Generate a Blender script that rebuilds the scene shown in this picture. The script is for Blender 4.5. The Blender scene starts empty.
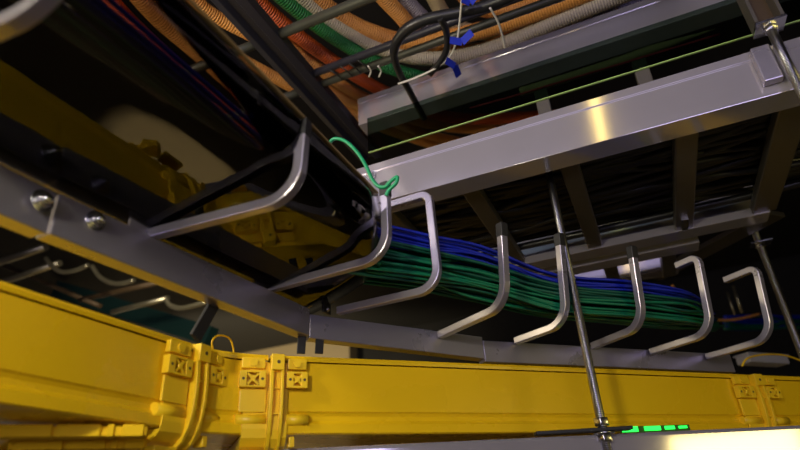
import bpy, bmesh, math, random
from mathutils import Vector, Matrix
random.seed(7)
C = bpy.context.scene.collection
H = 2.0                       # eye height above the floor; the z values below are relative to it
PI = math.pi

# ------------------------------------------------------------------ camera
F = 566.4567
PITCH, ROLL, HEAD = math.radians(27.46), math.radians(-3.6265), math.radians(22.142)
f0 = Vector((-math.sin(HEAD), math.cos(HEAD), 0)); zz = Vector((0, 0, 1))
FW = math.cos(PITCH)*f0 + math.sin(PITCH)*zz
rt = f0.cross(zz); up = rt.cross(FW)
RR = math.cos(ROLL)*rt + math.sin(ROLL)*up
UU = -math.sin(ROLL)*rt + math.cos(ROLL)*up
cam = bpy.data.cameras.new('camera'); camo = bpy.data.objects.new('camera', cam); C.objects.link(camo)
M = Matrix((RR, UU, -FW)).transposed().to_4x4(); M.translation = Vector((0, 0, H)); camo.matrix_world = M
cam.sensor_width = 36; cam.lens = F/800*36; cam.clip_start = .02; cam.clip_end = 60
cam.dof.use_dof = True; cam.dof.focus_distance = 1.05; cam.dof.aperture_fstop = 3.2
bpy.context.scene.camera = camo

# bearings measured on the photograph, turned into metres
def ray(x, y): return FW + RR*((x-400)/F) - UU*((y-225)/F)
def atZ(x, y, z): d = ray(x, y); return d*(z/d.z)
def atY(x, y, v): d = ray(x, y); return d*(v/d.y)
def atX(x, y, v): d = ray(x, y); return d*(v/d.x)
NN = Vector((1, -1, 0)).normalized(); TT = Vector((1, 1, 0)).normalized()
def atN(x, y, v): d = ray(x, y); return d*(v/d.dot(NN))
def RP(t, n, z): p = TT*t + NN*n; return Vector((p.x, p.y, z))

# ------------------------------------------------------------------ materials
def mat(name, col, rough=.5, metal=0., noise=0., nscale=20., bump=0., bscale=60., stretch=None, spec=.5, emit=None, estr=0):
    m = bpy.data.materials.new(name); m.use_nodes = True; nt = m.node_tree; N = nt.nodes; L = nt.links
    b = N['Principled BSDF']; b.inputs['Base Color'].default_value = (*col, 1)
    b.inputs['Roughness'].default_value = rough; b.inputs['Metallic'].default_value = metal
    b.inputs['Specular IOR Level'].default_value = spec
    tc = N.new('ShaderNodeTexCoord'); mp = N.new('ShaderNodeMapping'); L.new(tc.outputs['Object'], mp.inputs[0])
    if stretch: mp.inputs['Scale'].default_value = stretch
    if noise:
        n = N.new('ShaderNodeTexNoise'); n.inputs['Scale'].default_value = nscale; n.inputs['Detail'].default_value = 5
        L.new(mp.outputs[0], n.inputs['Vector'])
        r = N.new('ShaderNodeMix'); r.data_type = 'RGBA'
        r.inputs[6].default_value = (*[c*(1-noise) for c in col], 1); r.inputs[7].default_value = (*[min(1, c*(1+noise)) for c in col], 1)
        L.new(n.outputs['Fac'], r.inputs[0]); L.new(r.outputs[2], b.inputs['Base Color'])
        mr = N.new('ShaderNodeMapRange'); mr.inputs[3].default_value = rough*.8; mr.inputs[4].default_value = min(1, rough*1.25)
        L.new(n.outputs['Fac'], mr.inputs[0]); L.new(mr.outputs[0], b.inputs['Roughness'])
    if bump:
        n = N.new('ShaderNodeTexNoise'); n.inputs['Scale'].default_value = bscale; L.new(mp.outputs[0], n.inputs['Vector'])
        bp = N.new('ShaderNodeBump'); bp.inputs['Strength'].default_value = bump; bp.inputs['Distance'].default_value = .002
        L.new(n.outputs['Fac'], bp.inputs['Height']); L.new(bp.outputs[0], b.inputs['Normal'])
    if emit:
        b.inputs['Emission Color'].default_value = (*emit, 1); b.inputs['Emission Strength'].default_value = estr
    return m
def thread_mat(name, col):
    m = mat(name, col, .28, 1.); nt = m.node_tree; N = nt.nodes; L = nt.links
    tc = N.new('ShaderNodeTexCoord'); w = N.new('ShaderNodeTexWave'); w.bands_direction = 'Z'; w.inputs['Scale'].default_value = 110
    bp = N.new('ShaderNodeBump'); bp.inputs['Strength'].default_value = .5; bp.inputs['Distance'].default_value = .0015
    L.new(tc.outputs['Object'], w.inputs[0]); L.new(w.outputs['Fac'], bp.inputs['Height']); L.new(bp.outputs[0], N['Principled BSDF'].inputs['Normal'])
    return m
def sheet_mat(name, tint, ior=1.6, rough=.015):
    m = bpy.data.materials.new(name); m.use_nodes = True; nt = m.node_tree; N = nt.nodes; L = nt.links
    N.remove(N['Principled BSDF']); out = N['Material Output']
    t = N.new('ShaderNodeBsdfTransparent'); t.inputs[0].default_value = (*tint, 1)
    g = N.new('ShaderNodeBsdfGlossy'); g.inputs['Roughness'].default_value = rough
    fr = N.new('ShaderNodeFresnel'); fr.inputs[0].default_value = ior
    no = N.new('ShaderNodeTexNoise'); no.inputs['Scale'].default_value = 5
    bp = N.new('ShaderNodeBump'); bp.inputs['Strength'].default_value = .04; bp.inputs['Distance'].default_value = .01
    L.new(no.outputs['Fac'], bp.inputs['Height']); L.new(bp.outputs[0], g.inputs['Normal'])
    mx = N.new('ShaderNodeMixShader'); L.new(fr.outputs[0], mx.inputs[0]); L.new(t.outputs[0], mx.inputs[1]); L.new(g.outputs[0], mx.inputs[2])
    L.new(mx.outputs[0], out.inputs[0]); return m
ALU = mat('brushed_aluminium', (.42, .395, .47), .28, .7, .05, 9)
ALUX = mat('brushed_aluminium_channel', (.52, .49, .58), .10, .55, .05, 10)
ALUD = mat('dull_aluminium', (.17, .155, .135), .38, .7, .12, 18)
STEEL = thread_mat('zinc_threaded_steel', (.42, .42, .45))
ZINC = mat('bright_zinc', (.72, .72, .74), .22, 1., .05, 40)
YEL = mat('yellow_plastic', (.84, .53, .008), .27, 0, .05, 6, .03, 120)
YEL2 = mat('yellow_plastic_fitting', (.90, .59, .014), .38, 0, .05, 12, .04, 90)
YEL3 = mat('yellow_plastic_matt', (.88, .56, .012), .65, 0, .05, 12, spec=.15)
BLK = mat('black_rubber', (.012, .012, .014), .55, 0, .1, 30)
RAILB = mat('black_painted_steel', (.020, .020, .034), .40, 0, .15, 30, .05, 80)
GREY = mat('grey_steel_bar', (.075, .078, .07), .45, .5, .15, 40)
BCAB = mat('black_cable_jacket', (.014, .014, .017), .36, 0, .1, 30)
GCAB = mat('green_cable_jacket', (.004, .16, .075), .42)
GCAB2 = mat('dark_green_cable_jacket', (.004, .085, .055), .42)
UCAB = mat('blue_cable_jacket', (.006, .018, .36), .42)
GWIRE = mat('green_wire_jacket', (.006, .30, .12), .4)
SHEET = sheet_mat('smoky_clear_sheet', (.56, .53, .48), 1.55, .012)
SHEET2 = sheet_mat('clear_acrylic', (.42, .50, .44), 1.2, .03)
EDGE = mat('sheet_cut_edge', (.36, .25, .11), .4)
EDGEG = mat('acrylic_green_edge', (.42, .60, .20), .3)
BLUE = mat('blue_hook_tape', (.01, .03, .55), .7)
WHITE = mat('white_wire', (.75, .72, .70), .5)
RED = mat('red_wire', (.45, .02, .05), .45)
BEIGE = mat('beige_paint', (.36, .28, .16), .8, 0, .1, 2)
GREYW = mat('pale_grey_paint', (.55, .54, .50), .7, 0, .1, 2)
DARK = mat('dark_ceiling_paint', (.012, .011, .010), .9, 0, .2, 3)
RACK = mat('black_cabinet_paint', (.012, .012, .013), .45)
TEAL = mat('dark_teal_paint', (.006, .035, .035), .6)
BROWN = mat('brown_steel', (.10, .065, .035), .5, .3, .2, 20)
PIPE = mat('galvanised_pipe', (.50, .46, .33), .35, .9, .1, 20)
BOXW = mat('pale_grey_plastic', (.55, .55, .58), .5)
GLINTG = mat('green_reflection_glow', (.02, .6, .05), .4, emit=(.02, 1, .08), estr=2.2)  # glow standing in for green light reflected by the glossy underside
GLINTO = mat('dark_reflection_gap', (.03, .12, .02), .5)  # dark gaps painted between the green reflections
def corr(name, col):
    m = mat(name, col, .5, 0, .06, 20); nt = m.node_tree; N = nt.nodes; L = nt.links
    at = N.new('ShaderNodeAttribute'); at.attribute_name = 'UVMap'
    uv = N.new('ShaderNodeUVMap'); w = N.new('ShaderNodeTexWave'); w.bands_direction = 'Y'; w.inputs['Scale'].default_value = 44
    bp = N.new('ShaderNodeBump'); bp.inputs['Strength'].default_value = .85; bp.inputs['Distance'].default_value = .003
    L.new(uv.outputs[0], w.inputs[0]); L.new(w.outputs['Fac'], bp.inputs['Height']); L.new(bp.outputs[0], N['Principled BSDF'].inputs['Normal'])
    N.remove(at); return m
CO = corr('orange_corrugated', (.78, .34, .08)); CR = corr('red_orange_corrugated', (.66, .10, .012))
CG = corr('green_corrugated', (.01, .22, .05)); CW = corr('white_corrugated', (.62, .55, .44))
CL = corr('lilac_grey_corrugated', (.33, .30, .40)); CB = corr('beige_corrugated', (.50, .40, .24))

# ------------------------------------------------------------------ mesh helpers
class MB:
    def __init__(s): s.bm = bmesh.new(); s.uv = None
    def poly(s, vs, faces):
        b = [s.bm.verts.new(v) for v in vs]
        for f in faces:
            try: s.bm.faces.new([b[i] for i in f])
            except ValueError: pass
        return s
    def box(s, o, ax, ay, az, x0, x1, y0, y1, z0, z1):
        o, ax, ay, az = Vector(o), Vector(ax), Vector(ay), Vector(az)
        vs = [o+ax*x+ay*y+az*z for z in (z0, z1) for y in (y0, y1) for x in (x0, x1)]
        return s.poly(vs, [(0, 1, 3, 2), (4, 6, 7, 5), (0, 4, 5, 1), (2, 3, 7, 6), (0, 2, 6, 4), (1, 5, 7, 3)])
    def abox(s, x0, x1, y0, y1, z0, z1): return s.box((0, 0, 0), (1, 0, 0), (0, 1, 0), (0, 0, 1), x0, x1, y0, y1, z0, z1)
    def prism(s, pts, o, u, v, a, a0, a1):
        """closed outline pts (u,v) swept from a0 to a1 along a"""
        o, u, v, a = Vector(o), Vector(u), Vector(v), Vector(a); n = len(pts)
        vs = [o+u*p[0]+v*p[1]+a*k for k in (a0, a1) for p in pts]
        return s.poly(vs, [(i, (i+1) % n, (i+1) % n+n, i+n) for i in range(n)] + [tuple(range(n))[::-1], tuple(range(n, 2*n))])
    def tube(s, pts, r, seg=8, uv=False, sq=False):
        pts = [Vector(p) for p in pts]; rs = r if isinstance(r, (list, tuple)) else [r]*len(pts)
        T = []
        for i in range(len(pts)):
            a = pts[max(i-1, 0)]; b = pts[min(i+1, len(pts)-1)]; T.append((b-a).normalized())
        ref = Vector((0, 0, 1)) if abs(T[0].z) < .9 else Vector((0, 1, 0))
        nrm = (ref-T[0]*ref.dot(T[0])).normalized(); rings = []
        if uv and not s.uv: s.uv = s.bm.loops.layers.uv.new('UVMap')
        L = 0; Ls = []
        for i, p in enumerate(pts):
            nrm = (nrm-T[i]*nrm.dot(T[i])).normalized(); bi = T[i].cross(nrm)
            if i: L += (p-pts[i-1]).length
            Ls.append(L); off = PI/4 if sq else 0; k = seg; rr = rs[i]*(math.sqrt(2) if sq else 1)
            rings.append([s.bm.verts.new(p+(nrm*math.cos(2*PI*j/k+off)+bi*math.sin(2*PI*j/k+off))*rr) for j in range(k)])
        for i in range(len(pts)-1):
            for j in range(seg):
                f = s.bm.faces.new((rings[i][j], rings[i][(j+1) % seg], rings[i+1][(j+1) % seg], rings[i+1][j]))
                f.smooth = not sq
                if uv:
                    for l, (q, w) in zip(f.loops, ((j, i), (j+1, i), (j+1, i+1), (j, i+1))): l[s.uv].uv = (q/seg, Ls[w])
        s.bm.faces.new(rings[0][::-1]); s.bm.faces.new(rings[-1]); return s
    def cyl(s, a, b, r, seg=12): return s.tube([a, b], r, seg)
    def build(s, name, m, parent=None, off=None, bevel=0):
        bmesh.ops.recalc_face_normals(s.bm, faces=s.bm.faces)
        me = bpy.data.meshes.new(name); s.bm.to_mesh(me); s.bm.free(); me.materials.append(m)
        o = bpy.data.objects.new(name, me); C.objects.link(o)
        if parent is not None: o.parent = parent
        if off is not None:
            me.transform(Matrix.Translation(-Vector(off)))
            if parent is None: o.location = Vector(off)+Vector((0, 0, H))
        elif parent is None: o.location = (0, 0, H)
        if bevel:
            bv = o.modifiers.new('bevel', 'BEVEL'); bv.width = bevel; bv.segments = 2; bv.limit_method = 'ANGLE'; bv.angle_limit = math.radians(40)
        return o
def tag(o, label, cat, group=None, kind=None):
    if label: o['label'] = label
    if cat: o['category'] = cat
    if group: o['group'] = group
    if kind: o['kind'] = kind
    return o
def thing(name, p, label, cat, group=None):
    o = bpy.data.objects.new(name, None); C.objects.link(o); o.location = Vector(p)+Vector((0, 0, H)); o.empty_display_size = .03
    return tag(o, label, cat, group)
def copy_tree(o, parent=None):
    c = o.copy(); C.objects.link(c)
    if parent: c.parent = parent
    for ch in [k for k in o.children]: copy_tree(ch, c)
    return c
def smooth(P, n=8):
    P = [Vector(p) for p in P]; out = []
    for i in range(len(P)-1):
        p0, p1, p2, p3 = P[max(i-1, 0)], P[i], P[i+1], P[min(i+2, len(P)-1)]
        for k in range(n):
            t = k/n
            out.append(.5*((2*p1)+(p2-p0)*t+(2*p0-5*p1+4*p2-p3)*t*t+(3*p1-p0-3*p2+p3)*t**3))
    out.append(P[-1]); return out
X1, Y1, Z1 = Vector((1, 0, 0)), Vector((0, 1, 0)), Vector((0, 0, 1))

# ------------------------------------------------------------------ the room
def struct(name, mb, m): o = mb.build(name, m); o['kind'] = 'structure'; return o
struct('floor', MB().abox(-6, 4, -4, 6, -H-.1, -H), BEIGE)
struct('ceiling', MB().abox(-6, 4, -4, 6, 2.0, 2.1), DARK)
struct('wall_back', MB().abox(-6, 4, 6, 6.1, -H, 2.0), DARK)
struct('trim_1', MB().abox(-6, -3.1, 5.8, 6, -H, 2.0), BEIGE)
struct('wall_left', MB().abox(-6.1, -6, -4, 6.1, -H, 2.0), GREYW)
struct('wall_right', MB().abox(4, 4.1, -4, 6.1, -H, 2.0), DARK)
struct('wall_front', MB().abox(-6, 4, -4.1, -4, -H, 2.0), DARK)

# ------------------------------------------------------------------ yellow raceway
ZT, ZB, WID = .24, .122, .30
prof = [(0, ZT-.010), (.0005, .156), (-.002, .1535), (-.004, .149), (-.0035, .143), (.002, .137), (.003, .124), (0, ZB),
        (-WID, ZB), (-WID-.003, .124), (-WID-.002, .137), (-WID+.0035, .143), (-WID-.0005, .156), (-WID, ZT-.010),
        (-WID+.004, ZT-.010), (-WID+.004, ZB+.005), (-.007, ZB+.005), (-.007, .15), (-.004, ZT-.010)]
lid = [(.0035, ZT-.0085), (.0045, ZT-.004), (.003, ZT), (-WID-.003, ZT), (-WID-.0045, ZT-.004), (-WID-.0035, ZT-.0085),
       (-WID-.0008, ZT-.0085), (-WID-.0008, ZT-.003), (.0008, ZT-.003), (.0008, ZT-.0085)]
XL, NR = -.584, -.893
LO, LU, LA = Vector((XL, 0, 0)), X1, Y1                      # left run: outward = +X, along = +Y
RO, RU, RA = NN*NR, NN, TT                                   # right run: outward towards the camera
YC1 = atX(188, 365, XL).y; TC2 = atN(268, 385, NR).dot(TT); TC3 = atN(752, 395, NR).dot(TT)
def race(name, o, u, a, a0, a1, label):
    base = o+a*((a0+a1)/2)+Z1*ZB
    t = thing(name, base, label, 'cable raceway', 'yellow raceway runs')
    MB().prism(prof, o, u, Z1, a, a0, a1).build('trough', YEL, t, base)
    MB().prism(lid, o, u, Z1, a, a0, a1).build('lid', YEL, t, base)
    return t
race('fiber_raceway', LO, LU, LA, -.45, YC1-.002, 'long yellow plastic raceway running from the left edge to the bend')
race('fiber_raceway', RO, RU, RA, TC2+.002, TC3-.002, 'long yellow plastic raceway running right from the bend behind the threaded rod')
race('fiber_raceway', RO, RU, RA, TC3+.002, TC3+.9, 'yellow raceway end at the right edge, past the last collar')
# elbow
def sweep(pts, stations):
    mb = MB(); rings = []
    for (o, u) in stations: rings.append([mb.bm.verts.new(o+u*p[0]+Z1*p[1]) for p in pts])
    n = len(pts)
    for i in range(len(rings)-1):
        for j in range(n): mb.bm.faces.new((rings[i][j], rings[i][(j+1) % n], rings[i+1][(j+1) % n], rings[i+1][j]))
    mb.bm.faces.new(rings[0][::-1]); mb.bm.faces.new(rings[-1]); return mb
A_ = LO+LA*(YC1+.002); B_ = RO+RA*(TC2-.002); st = []
I_ = Vector((XL, XL-NR*math.sqrt(2), 0))                     # where the two side planes meet
for k in range(9):
    s = k/8; p = A_*(1-s)**2+I_*2*s*(1-s)+B_*s*s; d = (PI/4)*s
    st.append((p, Vector((math.cos(d), -math.sin(d), 0))))
el = thing('raceway_elbow', I_+Z1*ZB, 'short yellow bend fitting in shadow between the two collars', 'raceway bend')
sweep(prof, st).build('trough', YEL, el, I_+Z1*ZB); sweep(lid, st).build('lid', YEL, el, I_+Z1*ZB)

def coupler(o, u, a, ac, label, sc=1.0):
    base = o+a*ac+Z1*ZB
    t = thing('raceway_collar', base, label, 'raceway coupling', 'yellow raceway couplings')
    def B(a0, a1, o0, o1, z0, z1, mb=None):
        return (mb or MB()).box(o+a*ac, a, u, Z1, a0*sc, a1*sc, o0, o1, z0, z1)
    # collar shell hugging the trough
    sh = [(.0045, ZT-.012), (.0045, .160), (.0065, .145), (.0070, .130), (.0045, .1175), (-.006, .1065), (-.022, .099), (-.05, .094), (-WID+.03, .094), (-WID-.006, .114), (-WID-.006, ZT-.012),
          (-WID-.0047, ZT-.012), (-WID-.0047, .1205), (-.01, .1205), (.0036, .1205), (.0046, .139), (.001, .148), (.001, ZT-.012)]
    MB().prism(sh, o+a*ac, u, Z1, a, -.036*sc, .030*sc).build('sleeve', YEL2, t, base, .0008)
    # two big curved ribs with a recess between them
    path = [(.017, .214), (.019, .19), (.019, .165), (.017, .143), (.012, .124), (.002, .106), (-.014, .093), (-.036, .085), (-.07, .081), (-WID+.05, .081), (-WID-.008, .11)]
    inner = [(-WID-.0055, .114), (-WID+.05, .0945), (-.075, .0945), (-.022, .0995), (-.006, .107), (.0045, .118), (.0068, .130), (.0063, .145), (.0048, .165), (.0048, .19), (.0048, .214)]
    for (q0, q1) in ((.000, .0055), (.0165, .021)):
        MB().prism(path+inner, o+a*ac, u, Z1, a, q0*sc, q1*sc).build('rib', YEL2, t, base, .0007)
    for zb_ in (.1875, .150): B(.0055, .0165, .0045, .0145, zb_-.001, zb_+.001).build('rib_bridge', YEL2, t, base)
    web = [(.0045, .12), (.0045, .214), (.0075, .214), (.0085, .165), (.0095, .145), (.0085, .128), (.0055, .1155), (-.005, .104), (-.021, .096), (-.05, .0905), (-.2, .0905), (-.2, .0945), (-.05, .0945), (-.006, .107), (.0045, .1195)]
    MB().prism(web, o+a*ac, u, Z1, a, .0055*sc, .0165*sc).build('recess', YEL2, t, base)
    # clamp blocks with a crossed pattern of holes
    for (q0, q1) in ((-.044, -.006), (.026, .058)):
        m_ = .5*(q0+q1); blk = MB(); z0, z1 = .188, .2125
        zm = .5*(z0+z1); w = .010
        B(q0, q0+w, .004, .016, z0, z1, blk); B(q1-w, q1, .004, .016, z0, z1, blk)
        B(q0+w, q1-w, .004, .016, z1-.003, z1, blk); B(q0+w, q1-w, .004, .016, z0, z0+.003, blk); B(q0+w, q1-w, .004, .005, z0+.003, z1-.003, blk)
        ob = blk.build('clamp_block', YEL2, t, base, .0008)
        cr = MB()
        for sg in (1, -1):
            d = (a*sg*.7+Z1*.7).normalized(); e = (Z1*.7-a*sg*.7).normalized()
            cr.box(o+a*(ac+m_*sc)+Z1*zm, d, e, u, -.0112, .0112, -.0017, .0017, .005, .0150)
        cr.cyl(o+a*(ac+m_*sc)+Z1*zm+u*.005, o+a*(ac+m_*sc)+Z1*zm+u*.0158, .0036, 12)
        cr.build('cross_rib', YEL2, ob, base)
        for qq in (q0+w*.5, q1-w*.5): MB().cyl(o+a*(ac+qq*sc)+Z1*zm+u*.0158, o+a*(ac+qq*sc)+Z1*zm+u*.0163, .0022, 10).build('screw_hole', BROWN, ob, base)
        ub = B(q0+.002, q1-.001, .003, .0115, .217, .2335).build('latch_block', YEL2, t, base, .001)
        p = o+a*(ac+m_*sc)+Z1*.2255
        MB().cyl(p+u*.0113, p+u*.0145, .0062, 16).build('latch_button', YEL2, ub, base)
    cb = B(.001, .021, .004, .019, .214, .2385).build('centre_block', YEL2, t, base, .001)
    p = o+a*(ac+.012*sc)+Z1*.226
    MB().cyl(p+u*.0188, p+u*.0194, .0028, 12).build('screw_hole', BROWN, cb, base)
    # plate, lower rolls, feet
    B(-.042, -.003, .004, .0085, .153, .186).build('tongue_plate', YEL2, t, base, .001)
    for (q0, q1) in ((-.046, -.002), (.028, .062)):
        MB().cyl(o+a*(ac+q0*sc)+Z1*.143+u*.0015, o+a*(ac+q1*sc)+Z1*.143+u*.0015, .0085, 14).build('lower_roll', YEL2, t, base)
        B(q0+.006, q1-(.004 if q0 < 0 else .020), -.012, .005, *((.088, .100) if q0 < 0 else (.104, .119))).build('foot_block', YEL2, t, base, .001)
    return t
coupler(LO, LU, LA, YC1, 'yellow collar with big curved ribs on the left side of the bend', 1.15)
coupler(RO, RU, RA, TC2, 'yellow collar with double rib on the right side of the bend, facing the viewer')
coupler(RO, RU, RA, TC3, 'yellow collar far along the raceway near the right edge', 1.25)
# small yellow fibre loop over the bend
lp = atX(203, 338, -.66)
pts = [atX(213, 349, -.62), atX(212, 342, -.62), atX(216, 336.5, -.62), atX(223, 335.5, -.62), atX(230, 339, -.62), atX(233, 347, -.62), atX(234, 354, -.62)]
tag(MB().tube(smooth(pts, 6), .0016, 8).build('fiber_loop', YEL2, None, pts[0]), 'thin yellow fibre loop standing up above the raceway bend', 'cable')
pts = [atN(x, y, -1.05) for x, y in ((742, 366), (748, 358), (765, 354.5), (785, 355.5), (802, 361))]
tag(MB().tube(smooth(pts, 6), .0025, 8).build('fiber_loop', YEL2, None, pts[0]), 'thin yellow fibre looping over the raceway at the right edge', 'cable')
# yellow ribbed brackets under the left run
for i, (px, py, z_, ln, lab) in enumerate(((147, 431, .1125, .16, 'yellow ribbed bracket under the left raceway, upper of the pair'), (147, 443, .105, .15, 'yellow ribbed bracket at the lower left, below its twin'))):
    p = atZ(px, py, z_); d = -TT; e = NN
    t = thing('ribbed_bracket', p, lab, 'raceway bracket', 'ribbed brackets under the raceway')
    MB().box(p, d, e, Z1, 0, ln, -.010, .008, -.0065, .0045).build('bracket_bar', YEL3, t, p, .001)
    for (k0, k1) in ((.02, .17), (.22, .27), (.31, .60), (.62, .96)):
        MB().box(p, d, e, Z1, k0*ln, k1*ln, -.012, .012, -.0075, .0062).build('rib_block', YEL3, t, p, .0015)
# ------------------------------------------------------------------ spine of the arm tray
Q = 1/1.5
XB, WB, ZSB, ZSH = -.785*Q, .036*Q, .42*Q, .072*Q
C1 = Vector((-.745, 1.184, 0))*Q
def spine(name, a, b, z_a, z_b, ln_label, hh=ZSH, w=WB):
    d = Vector((b[0]-a[0], b[1]-a[1], 0)); L = d.length; d.normalize(); inw = Vector((-d.y, d.x, 0))
    base = Vector((a[0], a[1], z_a))
    t = thing(name, base, ln_label, 'tray beam', 'aluminium tray beams')
    vs = []
    for (p, z) in ((Vector((a[0], a[1], 0)), z_a), (Vector((b[0], b[1], 0)), z_b)):
        for (o_, h_) in ((0, 0), (0, hh), (w, hh), (w, 0)): vs.append(p+inw*o_+Z1*(z+h_))
    mb = MB().poly(vs, [(0, 1, 5, 4), (1, 2, 6, 5), (2, 3, 7, 6), (3, 0, 4, 7), (3, 2, 1, 0), (4, 5, 6, 7)])
    mb.build('beam', ALU, t, base, .0015)
    return t, base
jy = atX(52, 226, XB).y
s0, sb0 = spine('tray_beam', (XB-.003, -.4), (XB-.003, jy-.0015), ZSB, ZSB, 'aluminium tray beam end at the far left edge beside the bolted splice')
s1, sb1 = spine('tray_beam', (XB, jy), (C1.x, C1.y), ZSB, ZSB, 'long aluminium tray beam above the left raceway, carrying the near curved arms')
TJ = .80*Q
J2 = RP(TJ, -1.356*Q, 0)
s2, sb2 = spine('tray_beam', (C1.x, C1.y), (J2.x, J2.y), ZSB-.003, .380*Q, 'short aluminium tray beam joining the two long beams at the corner', .062*Q)
J3 = RP(atN(734, 366, -1.356*Q).dot(TT), -1.356*Q, 0)
s3, sb3 = spine('tray_beam', (J2.x, J2.y), (J3.x, J3.y), .372*Q, .372*Q, 'long aluminium tray beam running right just above the raceway', .060*Q)
# hinge bracket and bolts at the corner, bolts on the splice
def hexbolt(p, n, r, parent, base, name='bolt', m=ZINC, wash=1.45):
    n = Vector(n).normalized()
    mb = MB(); mb.cyl(p, p+n*r*.25, r*wash, 20); mb.tube([p+n*r*.25, p+n*r*.95], r, 6)
    mb.tube([p+n*r*.95, p+n*r*1.25, p+n*r*1.45, p+n*r*1.5], [r*.62, r*.62, r*.4, r*.1], 14)
    return mb.build(name, m, parent, base)
for (x, y) in ((42, 201), (95, 221)):
    p = atX(x, y, XB+.002); par, bb = (s0, sb0) if p.y < jy else (s1, sb1)
    hexbolt(p, X1, .0125*Q, par, bb)
hb = atX(325, 306, -.738*Q)
hg = thing('hinge_bracket', hb, 'small black bolted bracket on the beam corner', 'bracket')
MB().box(hb, Y1, X1, Z1, -.018*Q, .018*Q, 0, .008*Q, -.022*Q, .026*Q).build('plate', BLK, hg, hb, .001)
for dz in (-.012*Q, .014*Q): hexbolt(hb+Z1*dz+X1*.008*Q, X1, .0042*Q, hg, hb)

# ------------------------------------------------------------------ curved arms
def jpts(L, R, up, inb=0.):
    P = [Vector((0, 0, 0)), Vector((L-R, 0, 0))]
    for k in range(1, 9): t = PI/2*k/8; P.append(Vector((L-R+R*math.sin(t), 0, R-R*math.cos(t))))
    P.append(Vector((L, 0, up)))
    if inb:
        P.pop(); r = .022; P.append(Vector((L, 0, up-r)))
        for k in range(1, 7): t = PI/2*k/6; P.append(Vector((L-r+r*math.cos(t), 0, up-r+r*math.sin(t))))
        P.append(Vector((L-inb, 0, up)))
    return P
def arm_proto(L, R, up, inb, cap, lean=0, plate=True):
    t = bpy.data.objects.new('cantilever_bracket', None); C.objects.link(t); t.empty_display_size = .03
    P = [Vector((p.x+lean*p.z, 0, p.z))*Q for p in jpts(L, R, up, inb)]
    MB().tube(P, .0098*Q, 4, sq=True).build('bar', ALU, t, (0, 0, 0), .0016)
    if cap:
        q = P[-1]; d = (P[-1]-P[-2]).normalized()
        MB().tube([q-d*.003, q+d*.02, q+d*.022], [.0112*Q, .0112*Q, .008*Q], 4, sq=True).build('end_cap', BLK, t, (0, 0, 0), .0014)
    if not plate: return t
    pl = MB().box((0, 0, 0), Y1, X1, Z1, -.052*Q, .006*Q, -.002*Q, .004*Q, -.03*Q, .012*Q)
    pl.build('mounting_plate', ALU, t, (0, 0, 0), .001)
    MB().box((0, 0, 0), Y1, X1, Z1, .010*Q, .026*Q, -.002*Q, .003*Q, -.040*Q, -.014*Q).build('key_slot', BLK, t, (0, 0, 0))
    return t
def place(proto, p, ang, label, first, zlean=0):
    o = proto if first else copy_tree(proto)
    o.location = Vector(p)+Vector((0, 0, H)); o.rotation_euler = (0, zlean, ang); tag(o, label, 'tray bracket', 'curved brackets of the open cable tray'); return o
ax = -.787*Q
place(arm_proto(.315, .060, .128, 0, True, .06), (ax, .689*Q, .498*Q), .05, 'aluminium bracket with black tip below the smoky sheet, larger of the two nearest', True)
place(arm_proto(.330, .060, .156, 0, True, .02), (ax, 1.063*Q, .514*Q), -.07, 'second aluminium bracket from the left, black tip where the green wire ends', True)
place(arm_proto(.315, .060, .150, 0, True, .06), (ax, .235*Q, .498*Q), .04, 'blurred aluminium bracket curving through the top left corner', True)
b3 = atN(338, 311, -1.352*Q)
place(arm_proto(.285, .055, .262, .15, False, -.02, False), b3, -.05, 'aluminium bracket at the corner bending back over at the top, in front of green cables', True)
for (x, y, lab, L_, an, up_, inb) in ((440, 335, 'aluminium bracket rising through the green cables, first right of the corner', .262, -33, .175, 0),
        (516, 341, 'aluminium bracket just left of the long threaded rod', .185, -31, .215, 0),
        (593, 346, 'black tipped aluminium bracket just right of the long threaded rod', .203, -42, .195, 0),
        (651, 352, 'looped aluminium bracket, second right of the long threaded rod', .215, -38, .225, .075),
        (707, 357, 'looped aluminium bracket, third right of the long threaded rod', .225, -40, .215, .11)):
    q = atN(x, y, -1.352*Q)
    place(arm_proto(L_, .055, up_, inb, not inb, .13, False), q, math.radians(an), lab, True)

# ------------------------------------------------------------------ smoky sheet lining the left tray
def bez(p0, p1, p2, p3, t): return p0*(1-t)**3+p1*3*t*(1-t)**2+p2*3*t*t*(1-t)+p3*t**3
SP = [Vector(v)*Q for v in ((-.555, .5385), (-.50, .547), (-.468, .575), (-.456, .655))]
NSEG = 28; ring = [(Vector((-.822, .5035))*(1-k/14)+Vector((-.555, .5385))*(k/14))*Q for k in range(14)]+[bez(*SP, k/14) for k in range(15)]
def sheet_z(x): return min(ring, key=lambda q: abs(q.x-x)).y
def sheet_end(k): return (1.27-.27*(k/NSEG)**1.5)*Q
mb = MB(); rows = []
for k, q in enumerate(ring):
    rows.append([mb.bm.verts.new((q.x, -.30+(sheet_end(k)+.30)*j/24, q.y)) for j in range(25)])
for k in range(NSEG):
    for j in range(24): mb.bm.faces.new((rows[k][j], rows[k+1][j], rows[k+1][j+1], rows[k][j+1])).smooth = True
sb = (-.64*Q, .3*Q, .53*Q)
sh = thing('tray_liner', sb, 'dark smoky clear sheet lining the near tray, mirroring the yellow raceway', 'plastic sheet')
so = mb.build('sheet', SHEET, sh, sb)
sd = so.modifiers.new('thick', 'SOLIDIFY'); sd.thickness = .0008; sd.offset = 1
q = ring[-1]
MB().box((q.x, 0, q.y), Y1, X1, Z1, -.30, 1.0*Q, -.0010, .0010, -.0008, .0016).build('cut_edge', EDGE, sh, sb)

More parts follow.
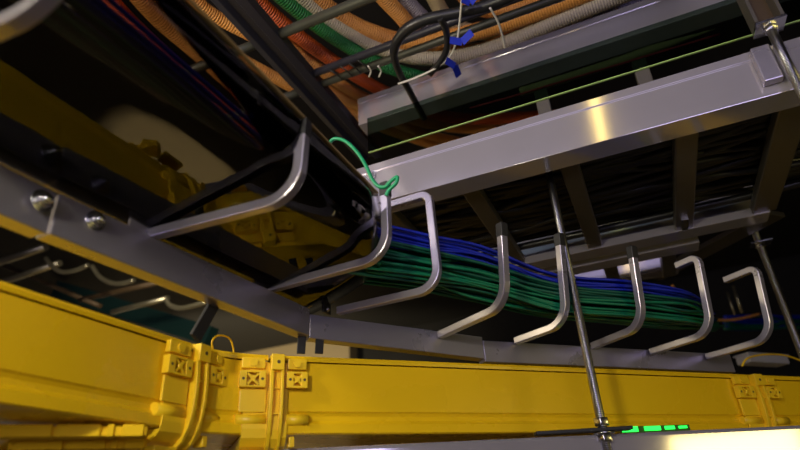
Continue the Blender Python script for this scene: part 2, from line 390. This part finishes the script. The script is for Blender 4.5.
# ------------------------------------------------------------------ green and blue cables in the tray
def bundle_path(u, w, wob):
    """u across (-1 wall .. 1 tip side), w height 0..1"""
    P = []
    def add(x, y, z): P.append(Vector((x+random.uniform(-wob, wob), y+random.uniform(-wob, wob), z+random.uniform(-wob, wob)*.7))*Q)
    xl = -.655+.075*u
    zb = sheet_z(xl*Q)/Q+.012
    for y in (-.4, .1, .5, .85, 1.08): add(xl+.01*math.sin(y*3), y, zb+w*.12)
    for (t, f) in ((.56, .55), (.72, .2)): add(*RP(t, -1.25+.065*u+.03*f, .545+w*.10*(1-.1*f)-(1-f)*.035))
    v = random.uniform(-.35, .35); w = min(1.25, max(0, w+random.uniform(-.12, .12)))
    for (t, f) in ((.95, 0), (1.2, 0), (1.42, .04), (1.6, .18), (1.8, .45), (2.05, .8), (2.4, 1.2)): add(*RP(t, -1.235+.06*(u*(1-f)+v*f)-f*.55, .475+w*.085*(1-.25*f)+.20*f))
    return P
def cables(n, name, m, r, wr, label, group, urange=(-1, 1)):
    for i in range(n):
        u = random.uniform(*urange); w = random.uniform(*wr)
        mm = m[i % len(m)]
        P = smooth(bundle_path(u, w, .0105), 5)
        o = MB().tube(P, Q*r*random.uniform(.85, 1.15), 6).build(name, mm)
        tag(o, label, 'cable', group)
cables(34, 'blue_cable', [UCAB], .0042, (.80, 1.22), 'thin blue cable on top of the green bundle, in the curved arm tray', 'blue cables in the arm tray')
cables(58, 'green_cable', [GCAB, GCAB, GCAB2], .0042, (0, .80), 'thin green cable in the bundle under the blue ones, in the curved arm tray', 'green cables in the arm tray')

# ------------------------------------------------------------------ ladder tray 1 (big channel across)
K = 1.0
YM, ZM0, ZM1 = .90*K, .5677*K, .6615*K
def chan(h, w, th=.004):
    # outline in (y outward -, z) : web facing the viewer with a stepped upper band
    return [(0, 0), (0, h*.80), (-.0015, h*.815), (-.0015, h), (w, h), (w, h-th), (th, h-th), (th, th), (w, th), (w, 0)]
def channel(name, x0, x1, y, z0, h, w, label, m=ALUX, cat='tray rail', group='channel rails of the ladder trays'):
    base = Vector((x0, y, z0)); t = thing(name, base, label, cat, group)
    MB().prism(chan(h, w), (0, y, z0), Y1, Z1, X1, x0, x1).build('channel', m, t, base, .0012)
    return t, base
# one ladder = its two rails and its rungs
lb = Vector((.2, YM, ZM0))
lad = thing('ladder_tray', lb, 'big aluminium ladder tray crossing the view, holding black cables', 'ladder tray')
MB().prism(chan(ZM1-ZM0, .055), (0, YM, ZM0), Y1, Z1, X1, -.49*K, 1.4).build('side_rail', ALUX, lad, lb, .0012)
far = [(0, 0), (0, .020), (.004, .020), (.004, .004), (.051, .004), (.051, .106), (.023, .106), (.023, .11), (.055, .11), (.055, 0)]
YF = 1.385*K; ZF = .572*K
MB().prism(far, (0, YF, ZF), Y1, Z1, X1, -.42*K, .345*K).build('side_rail', ALUX, lad, lb, .001)
for (x, w) in ((-.425, .036), (-.236, .036), (-.040, .036), (.166, .040), (.335, .05), (.62, .04)):
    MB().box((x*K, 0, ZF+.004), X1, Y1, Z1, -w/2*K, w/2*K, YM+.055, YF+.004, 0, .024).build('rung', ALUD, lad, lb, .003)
MB().box((.166*K, 0, ZF+.003), X1, Y1, Z1, -.007, .007, YF-.06, YF, -.003, .001).build('rung_tab', ZINC, lad, lb)
p = atY(371, 176, YM-.002); hexbolt(p, -Y1, .0075, lad, lb)
# black cables lying in it
for i in range(64):
    y0 = random.uniform(YM+.075, YF-.02); z0 = ZF+.036+random.uniform(0, .05)
    dy = random.uniform(-.12, .12); P = []
    for k in range(9):
        x = -.5+k*.23
        P.append(Vector((x, min(YF-.015, max(YM+.07, y0+dy*math.sin(k*.55+i)+random.uniform(-.02, .02))), z0+random.uniform(-.002, .004))))
    tag(MB().tube(smooth(P, 4), random.uniform(.006, .010), 6).build('black_cable', BCAB), 'black cable lying on the rungs of the big ladder tray', 'cable', 'black cables in the ladder tray')
# second ladder behind
l2 = Vector((0, 1.48*K, .575*K)); lad2 = thing('ladder_tray', l2, 'smaller aluminium ladder tray behind the big one, seen above the looped brackets', 'ladder tray')
MB().prism(far, (0, 1.480*K, ZF), Y1, Z1, X1, -.26*K, .20*K).build('side_rail', ALUX, lad2, l2, .001)
MB().prism(far, (0, 1.72*K, ZF+.03), Y1, Z1, X1, -.15*K, .16*K).build('side_rail', ALUX, lad2, l2, .001)
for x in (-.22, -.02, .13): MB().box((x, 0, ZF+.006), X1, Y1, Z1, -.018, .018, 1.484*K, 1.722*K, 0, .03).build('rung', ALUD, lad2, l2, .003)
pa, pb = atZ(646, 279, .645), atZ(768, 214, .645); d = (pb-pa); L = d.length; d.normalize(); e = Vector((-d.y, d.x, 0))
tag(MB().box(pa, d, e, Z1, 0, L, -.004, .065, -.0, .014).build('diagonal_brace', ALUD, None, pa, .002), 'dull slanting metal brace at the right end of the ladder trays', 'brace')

# ------------------------------------------------------------------ upper tray
YU = 1.2; zu0 = 1.033
MB_ = channel('tray_rail', -.60, 1.6, YU, zu0, .098, .055, 'upper aluminium channel just below the orange conduits')
# clear sheet hanging under it, green cut edge
yb, zb0, zb1 = 1.0*K, .772*K, .872*K
pb = Vector((0, yb, zb0))
cs = thing('acrylic_barrier', pb, 'clear acrylic strip with bright green lower edge, above the big channel', 'plastic sheet')
MB().abox(-.475*K, .55, yb-.0015, yb+.0015, zb0, zb1).build('pane', SHEET2, cs, pb)
MB().abox(-.475*K, .55, yb-.002, yb+.002, zb0-.002, zb0).build('cut_edge', EDGEG, cs, pb)
for i, (x0, x1) in enumerate(((536, 546), (641, 652))):
    a, b = atY(x0, 105, 1.03*K), atY(x1, 75, 1.03*K)
    tag(MB().box((.5*(a.x+b.x), 1.03*K, 0), X1, Y1, Z1, -.014, .014, -.028, -.010, ZM1, .80*K).build('hanger_strap', ALUD, None, (a.x, 1.03*K, ZM1), .002),
        ('dull strap standing behind the big channel, left one', 'dull strap standing behind the big channel, right one')[i], 'strap', 'straps behind the channel')
P = [atY(x, y, yb+.012) for x, y in ((470, 108), (510, 97), (560, 82), (620, 64), (720, 34))]
tag(MB().tube(smooth(P, 5), .0022, 6).build('red_wire', RED, None, P[0]), 'thin red wire seen behind the clear strip', 'wire')
P = [atY(x, y, yb+.025) for x, y in ((520, 92), (560, 80), (610, 64), (660, 47), (715, 29))]
tag(MB().tube(smooth(P, 5), [.010]*15+[.009, .007, .005, .003, .002, .001], 10).build('beige_band', BEIGE, None, P[0]), 'tapering beige band behind the clear strip', 'hose')  # beige tube narrowing towards its right end

# black rack with grey rungs
zk = 1.05
xa, xc = -.693, -.619
rk = Vector((-.65, .8, zk))
rack = thing('ladder_rack', rk, 'black overhead rack with double ridged side rail and bars under the conduits', 'ladder rack')
bp = [(xa, zk), (xa+.018, zk-.004), (xa+.026, zk+.012), (xa+.044, zk+.012), (xa+.052, zk-.004), (xc, zk), (xc, zk+.03), (xa, zk+.03)]
MB().prism(bp, (0, 0, 0), X1, Z1, Y1, -.1, 1.40).build('side_rail', RAILB, rack, rk, .002)
for (yy, m, nm, r) in ((.830, GREY, 'cross_bar', .0125), (.985, RAILB, 'cross_bar', .0105), (1.030, GREY, 'cross_bar', .0105), (.55, GREY, 'cross_bar', .0125)):
    MB().cyl((xc-.0, yy, zk+.016), (.35, yy+.0, zk+.016), r, 14).build(nm, m, rack, rk)
for (yy, x) in ((.55, -.82), (.83, -.82), (1.03, -.82)):
    MB().cyl((xa+.002, yy, zk+.016), (-1.35, yy, zk+.016), .012, 12).build('cross_bar', GREY, rack, rk)
# thin black ties between the two close bars
for x in (-.57, -.54, -.515, -.49):
    MB().tube([(x, .985, zk+.006), (x+.012, 1.008, zk+.0), (x+.01, 1.03, zk+.006)], .002, 6).build('tie', BLK, rack, rk)

# conduits : come from the upper left and turn right along the tray
def conduit(pix, z, r, m, label, name='conduit'):
    P = [atZ(x, y, zk_) for (x, y), zk_ in zip(pix, z if isinstance(z, (list, tuple)) else [z]*len(pix))]
    return tag(MB().tube(smooth(P, 10), r, 14, uv=True).build(name, m, None, P[0]), label, 'conduit', 'corrugated conduits over the rack')
zc = zk+.115
conduit([(150, -150), (215, -45), (262, 5), (320, 52), (385, 92), (455, 118), (560, 115)], zc, .019, CR, 'red orange corrugated conduit, between green conduit and paler orange ones')
conduit([(175, -150), (235, -50), (290, 5), (350, 48), (402, 72), (470, 82), (570, 60)], zc, .018, CG, 'green corrugated conduit between the red orange and white ones')
conduit([(200, -150), (260, -50), (305, 2), (340, 28), (380, 48), (425, 58), (480, 52), (560, 20), (640, -12)], zc+.03, .022, CW, 'white corrugated conduit beside the green one, passing under the black hose')
conduit([(130, -150), (200, -30), (262, 20), (310, 62), (365, 98), (440, 126), (540, 130)], zc, .017, CO, 'pale orange corrugated conduit directly below the red orange one')
conduit([(110, -120), (195, 0), (262, 42), (318, 84), (380, 116), (450, 140), (540, 150)], zc, .017, CO, 'pale orange corrugated conduit, second below the red orange one')
conduit([(100, -100), (180, 20), (268, 74), (330, 104), (390, 130), (450, 150)], zc, .018, CO, 'pale orange corrugated conduit, lowest one beside the black rail')
conduit([(220, -110), (285, -30), (330, 10), (370, 32), (420, 42), (500, 25), (600, -12)], zc+.05, .024, CO, 'orange conduit above the white one, seen between the bars')
conduit([(330, -90), (370, -20), (400, 15), (430, 45), (480, 50), (540, 22), (620, -12)], zc+.06, .022, CO, 'orange conduit right of the white one, curving behind the black hose')
conduit([(360, -90), (395, -15), (425, 20), (455, 48), (500, 53), (560, 33), (650, 2)], zc+.09, .021, CL, 'lilac grey conduit behind the black hose and the upper channel')
conduit([(395, -90), (430, -10), (455, 25), (500, 33), (550, 15), (620, -15)], zc+.09, .021, CB, 'beige conduit curving to the right above the upper channel')
conduit([(430, -90), (450, -25), (478, 8), (520, 8), (580, -12), (640, -40)], zc+.12, .02, CO, 'orange conduit at the top edge over the beige one')
conduit([(450, 95), (500, 75), (560, 46), (620, 22), (690, -5)], zc+.06, .018, CO, 'orange conduit low behind the upper channel top')
# dim conduits on the far side of the black rail, seen through the sheet
conduit([(95, -60), (150, 10), (200, 55), (260, 108), (330, 160)], zc, .022, CO, 'dim orange conduit left of the black rail, seen through the smoky sheet')
conduit([(60, -60), (125, 15), (185, 72), (240, 120), (300, 165)], zc, .018, CR, 'dim red conduit left of the black rail, lowest seen through the sheet')

# black hose and thin wires
P = [atZ(*p, 1.0) for p in ((560, -30), (500, 1), (462, 12), (425, 20), (403, 33), (394, 52), (399, 72), (410, 92), (424, 118))]
tag(MB().tube(smooth(P, 8), [.0135]*33+[.0125]*4+[.011]*4+[.009]*24, 12).build('black_hose', BCAB, None, P[0]), 'thick black hose looping across the conduits', 'hose')
P = [atZ(*p, .99) for p in ((440, 18), (446, 30), (447, 48), (440, 62), (430, 74))]
tag(MB().tube(smooth(P, 6), .008, 10).build('black_cable', BCAB, None, P[0]), 'short black cable drooping under the black hose', 'cable')
P = [atZ(*p, .985) for p in ((462, -5), (460, 20), (457, 40), (450, 56), (436, 68), (415, 78), (398, 84))]
tag(MB().tube(smooth(P, 6), .0024, 8).build('white_wire', WHITE, None, P[0]), 'thin white wire hanging down to the upper channel from the black hose', 'wire')
P = [atZ(*p, .985) for p in ((490, 8), (498, 22), (503, 38), (505, 48))]
tag(MB().tube(smooth(P, 6), .0024, 8).build('white_wire', WHITE, None, P[0]), 'short white wire above the middle of the upper channel', 'wire')
for i, (a, b, c_, lab) in enumerate((((450, 40), (462, 42), (472, 32), 'blue tape strip tied around wires under the black hose'), ((446, 60), (455, 66), (459, 76), 'blue tape tag at the upper channel edge'), ((462, -2), (470, 2), (474, -3), 'blue tape bit at the top edge above the black hose'))):
    P = [atZ(*q, .975) for q in (a, b, c_)]
    mb = MB()
    for k in range(2):
        d = P[k+1]-P[k]; n = FW; w = d.cross(n).normalized()*.0085
        mb.poly([P[k]+w, P[k]-w, P[k+1]-w, P[k+1]+w, P[k]+w+n*.003, P[k]-w+n*.003, P[k+1]-w+n*.003, P[k+1]+w+n*.003], [(0, 1, 2, 3), (7, 6, 5, 4), (0, 4, 5, 1), (1, 5, 6, 2), (2, 6, 7, 3), (3, 7, 4, 0)])
    tag(mb.build('cable_tie', BLUE, None, P[0]), lab, 'cable tie', 'blue tape ties')
# white string tie on the bars
for (x, y) in ((379, 72), (369, 72)):
    P = [atZ(x-1, y-6, 1.02), atZ(x+2, y-1, 1.02), atZ(x, y+5, 1.02)]
    tag(MB().tube(smooth(P, 4), .002, 6).build('string_tie', WHITE, None, P[0]), 'white string tie on the two close bars, ' + ('right one' if x > 375 else 'left one'), 'tie')

# green wire loop
P = [atY(x, y, .685) for x, y in ((331, 157), (329, 146), (334, 139), (345, 141), (357, 152), (366, 166), (372, 179), (378, 186), (385, 187), (390, 182), (397, 177), (396, 183), (389, 190), (386, 196))]
tag(MB().tube(smooth(P, 6), .0031, 8).build('green_wire', GWIRE, None, P[-1]), 'single green wire looping at the end of the smoky sheet', 'wire')

# ------------------------------------------------------------------ threaded rods
def rod(p, z0, z1, r, label, parts=None):
    base = Vector((p[0], p[1], z0)); t = thing('threaded_rod', base, label, 'threaded rod', 'threaded hanger rods')
    MB().cyl((p[0], p[1], z0), (p[0], p[1], z1), r, 14).build('rod', STEEL, t, base)
    return t, base
q = atN(603, 430, -.775)
ZR = atN(603, 434, -.775).z
t1, b1 = rod((q.x, q.y), ZR-.05, .665, .0072, 'long threaded rod in front of the yellow raceway')
def nut(t, b, p, z, r, h, m=ZINC): MB().tube([(p[0], p[1], z), (p[0], p[1], z+h)], r, 6).build('nut', m, t, b, .001)
nut(t1, b1, q, ZR+.0125, .0125, .012); nut(t1, b1, q, ZR-.012, .0125, .011)
MB().cyl((q.x, q.y, ZR+.0), (q.x, q.y, ZR+.0025), .017, 16).build('washer', ZINC, t1, b1)
bd = Vector((.92, .40, 0)).normalized(); be = Vector((-.40, .92, 0)).normalized()
brk = MB().box((q.x, q.y, ZR+.0035), bd, be, Z1, -.11, .045, -.012, .010, 0, .0055)
tag(brk.build('clamp_strap', BLK, None, (q.x, q.y, ZR+.0035), .001), 'black flat strap clamped between nuts on the long threaded rod', 'strap')
# bright bar along the bottom
pa, pb = atZ(300, 448, ZR), atZ(800, 425, ZR); d = (pb-pa).normalized(); e = Vector((-d.y, d.x, 0)); L = (pb-pa).length
bt = thing('support_bar', pa, 'bright aluminium bar along the bottom edge under the threaded rod', 'support bar')
st_ = [(.004, 0), (.0015, -.003), (0, -.006), (0, -.045), (.003, -.045), (.003, -.003), (.04, -.003), (.04, -.045), (.043, -.045), (.043, 0)]
MB().prism(st_, pa, e, Z1, d, -.25, L+.35).build('channel', ALUX, bt, pa, .0012)
# green reflection on the raceway underside, put in as a glowing strip
g0, g1 = atN(622, 429, -.862), atN(690, 426.5, -.862); d = (g1-g0).normalized(); L = (g1-g0).length
gl = thing('reflection_strip', g0, 'glowing green strip put in for a reflection under the raceway beside the rod foot', 'glint')
MB().box(g0, d, NN, Z1, 0, L, -.006, -.001, -.007, .004).build('strip_body', GLINTO, gl, g0)
for (s0_, s1_, hh) in ((.0, .22, .0055), (.32, .55, .0045), (.62, .76, .0035), (.83, .95, .0025)):
    MB().box(g0, d, NN, Z1, s0_*L, s1_*L, -.001, .001, -hh, hh*.7).build('glint', GLINTG, gl, g0)
# right upper rod with clamp and hanger
q = atY(771, 30, .872*K)
t2, b2 = rod((q.x, q.y), .50*K, q.z+.01, .0072, 'short threaded rod in front of the big channel, top right corner')
nut(t2, b2, q, q.z-.004, .011, .009)
MB().box((q.x, q.y, q.z+.005), X1, Y1, Z1, -.022, .022, -.018, .018, 0, .004).build('washer_plate', ZINC, t2, b2)
MB().abox(q.x-.035, q.x-.007, YM-.018, YM-.002, .585*K, .655*K).build('clip', ALU, t2, b2, .002)
hg = Vector((q.x, q.y, q.z+.012))
ht = thing('hanger_strut', hg, 'dull hanger strut above the short threaded rod, top right', 'strut')
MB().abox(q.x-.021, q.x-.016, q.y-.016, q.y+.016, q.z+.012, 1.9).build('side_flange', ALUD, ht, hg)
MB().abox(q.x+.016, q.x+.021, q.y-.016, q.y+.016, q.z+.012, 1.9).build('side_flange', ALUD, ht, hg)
MB().abox(q.x-.016, q.x+.016, q.y+.012, q.y+.016, q.z+.012, 1.9).build('back_web', BROWN, ht, hg)
q = atY(762, 250, 1.75)
t3, b3_ = rod((q.x, q.y), .12, 1.2, .0095, 'far threaded rod at the right edge, below the ladder trays')
MB().box((q.x, q.y, q.z+.018), X1, Y1, Z1, -.024, .030, -.02, .02, 0, .004).build('washer_plate', ZINC, t3, b3_)
nut(t3, b3_, q, q.z+.006, .014, .012)

# black straps between the beam and the raceway
for (x0, y0, x1, y1, w, v, lab) in ((213, 306, 196, 336, .009, -.80*Q, 'black slanting strap hanging under the long left beam'),):
    a, b = atX(x0, y0, v), atX(x1, y1, v); d = b-a; L = d.length; d.normalize(); e = d.cross(X1).normalized()
    tag(MB().box(a, d, e, X1, -.01, L+.004, -w, w, -.003, .003).build('hanging_strap', BLK, None, a, .001), lab, 'strap', 'black straps under the beams')
for (x, lab) in ((302, 'black upright strap under the beam corner, left of a pair'), (320, 'black upright strap under the beam corner, right of a pair')):
    a, b = atN(x, 336, -1.372*Q), atN(x-1, 352, -1.372*Q); d = b-a; L = d.length; d.normalize()
    tag(MB().box(a, d, TT, NN, -.003, L+.003, -.007, .007, -.002, .002).build('hanging_strap', BLK, None, a, .001), lab, 'strap', 'black straps under the beams')
# cable bits at right, under the far tray
P = [atN(x, y, -1.9) for x, y in ((672, 285), (682, 305), (700, 317), (730, 320), (760, 314))]
tag(MB().tube(smooth(P, 6), .007, 8).build('orange_cable', CO, None, P[0]), 'single orange cable drooping behind the looped arms', 'cable')
for i in range(14):
    P = [atN(x, y+random.uniform(-7, 7) , -1.95-.03*random.random()) for x, y in ((724, 322), (765, 322), (800, 322), (860, 322))]
    blue = i % 2 == 0
    tag(MB().tube(smooth(P, 4), .007, 6).build('blue_cable' if blue else 'green_cable', UCAB if blue else GCAB2, None, P[0]),
        ('blue' if blue else 'green')+' cable behind the looped arms at the far right edge', 'cable', ('blue' if blue else 'green')+' cables at the right edge')
p = atN(752, 359, -1.5)
bx = thing('junction_box', p, 'pale grey box above the raceway at the right, below the last arms', 'box')
MB().box(p, TT, NN, Z1, -.05, .16, -.03, .03, -.02, .010).build('body', BOXW, bx, p, .004)
MB().box(p, TT, NN, Z1, -.055, .165, -.034, .034, .010, .016).build('cover', BOXW, bx, p, .002)
for i, (x, y0, y1) in enumerate(((733, 286, 312), (727, 292, 316))):
    a, b = atN(x, y0, -2.05), atN(x, y1, -2.05)
    tag(MB().cyl(a, Vector((a.x, a.y, b.z)), .008-.003*i, 10).build('hanging_post', PIPE, None, a), ('pale upright post seen between the last two looped arms', 'thin upright post beside the pale post between the last arms')[i], 'post')

# ------------------------------------------------------------------ pipes beyond the left raceway
def far_bar(x0, y0, x1, y1, D, r, m, label, name='pipe', cat='pipe', group='pipes beyond the left raceway'):
    a, b = atY(x0, y0, D), atY(x1, y1, D)
    return tag(MB().cyl(a, b, r, 12).build(name, m, None, a), label, cat, group)
far_bar(-30, 272, 46, 247, 1.9, .020, PIPE, 'galvanised pipe at the left edge, uppermost under the beam')
far_bar(-30, 293, 60, 263, 1.9, .017, PIPE, 'galvanised pipe at the left edge, second under the beam')
far_bar(112, 312, 168, 298, 2.0, .013, PIPE, 'short galvanised pipe under the middle of the left beam')
far_bar(5, 266, 100, 306, 2.2, .014, BROWN, 'brown bar sloping down under the left beam, left one', 'brown_bar', 'bar')
far_bar(80, 300, 160, 282, 2.2, .016, BROWN, 'brown bar crossing under the left beam, middle one', 'brown_bar', 'bar')
for i, (pp, lab) in enumerate((([(46, 258), (52, 266), (62, 272), (76, 270), (88, 265)], 'pale curved hook under the left beam, left one'), ([(92, 266), (100, 277), (112, 283), (124, 283), (134, 280)], 'pale curved hook under the left beam, middle one'), ([(166, 299), (170, 305), (180, 308), (192, 306), (206, 302)], 'pale curved hook under the left beam, right one'))):
    P = [atY(x, y, 1.85) for x, y in pp]
    tag(MB().tube(smooth(P, 5), .011, 10).build('pipe_hook', PIPE, None, P[0]), lab, 'hook', 'hooks under the left beam')
a = atY(95, 305, 3.0); b = atY(206, 340, 3.0); d = (b-a).normalized()
tag(MB().box(a, d, Y1, d.cross(Y1), -.6, (b-a).length, 0, .08, -.035, .10).build('teal_beam', TEAL, None, a), 'dark teal beam far behind the left raceway', 'beam')
# ------------------------------------------------------------------ lights
def area(name, loc, target, sx, sy, power, col):
    l = bpy.data.lights.new(name, 'AREA'); l.shape = 'RECTANGLE'; l.size = sx; l.size_y = sy; l.energy = power; l.color = col
    o = bpy.data.objects.new(name, l); C.objects.link(o); o.location = Vector(loc)+Vector((0, 0, H))
    o.rotation_euler = (Vector(target)-Vector(loc)).to_track_quat('-Z', 'Y').to_euler(); return o
w = bpy.data.worlds.new('w'); bpy.context.scene.world = w; w.use_nodes = True
w.node_tree.nodes['Background'].inputs[0].default_value = (.8, .75, 1, 1); w.node_tree.nodes['Background'].inputs[1].default_value = .006
# warm tube in the aisle behind the viewer (its length runs along the aisle)
tb = bpy.data.lights.new('warm_tube', 'AREA'); tb.shape = 'RECTANGLE'; tb.size = .03; tb.size_y = 1.2; tb.energy = 1.1; tb.color = (1, .74, .16)
to = bpy.data.objects.new('warm_tube', tb); C.objects.link(to); to.location = (.075, -.75, 1.6+H); to.rotation_euler = (0, 0, 0)
area('cool_lamp', (.7, -1.5, .3), (-.4, .8, .45), 1.0, .7, 11.5, (.72, .64, 1.0))
area('cool_fill', (-.6, -1.6, 1.5), (-.1, 1.1, .9), 3.2, 1.0, 14, (.75, .68, 1.0))  # added cool fill so the channel sides facing the viewer brighten
area('warm_key_lamp', (-.26, -.44, .38), (-.58, .7, .2), .09, .09, 6.6, (1, .92, .62))
area('bar_fill', (1.25, .62, .13), (.1, 1.2, .1), .40, .16, 2.0, (1, .82, .26))  # added off-frame light that overexposes the right end of the bar
area('conduit_fill', (-.95, -.25, .72), (-.3, .9, 1.15), .2, .2, 9.5, (1, .88, .70))  # added light to brighten the conduit undersides, no fixture there
def spot(name, loc, target, power, col, ang, blend=.5, r=.08):
    l = bpy.data.lights.new(name, 'SPOT'); l.energy = power; l.color = col; l.spot_size = math.radians(ang); l.spot_blend = blend; l.shadow_soft_size = r
    o = bpy.data.objects.new(name, l); C.objects.link(o); o.location = Vector(loc)+Vector((0, 0, H))
    o.rotation_euler = (Vector(target)-Vector(loc)).to_track_quat('-Z', 'Y').to_euler(); return o
spot('far_wall_fill', (-4.0, 3.6, .3), (-4.3, 6, 1.1), 230, (1, .85, .55), 110)  # invented source, there only to light the beige far wall
spot('left_wall_fill', (-4.2, 4.4, .6), (-6, 5.2, -.9), 60, (1, .95, .85), 90)  # made-up light on the left wall, for its grey reflection under the raceway
spot('bracket_fill', (-.55, -.25, -.25), (-.72, .42, .1), .8, (1, .82, .35), 26)  # extra spot added just to brighten the ribbed brackets
spot('floor_patch_fill', (-2.08, 2.36, 0), (-2.08, 2.36, -2), 480, (1, .84, .52), 30, .12)  # added spot making the tan floor patch mirrored in the smoky sheet
spot('pipe_fill', (-1.1, .5, .95), (-2.1, 1.9, .85), 140, (1, .86, .55), 50)  # unseen helper light put in to lift the far pipes and hooks
area('lid_fill', (-1.5, .35, .75), (-.75, .5, .24), .5, .25, 4, (1, .86, .5))  # added warm light on the raceway lid, to bounce onto the beam underside

vs = bpy.context.scene.view_settings
vs.view_transform = 'Standard'; vs.look = 'None'; vs.exposure = 0; vs.gamma = 1; vs.use_curve_mapping = False
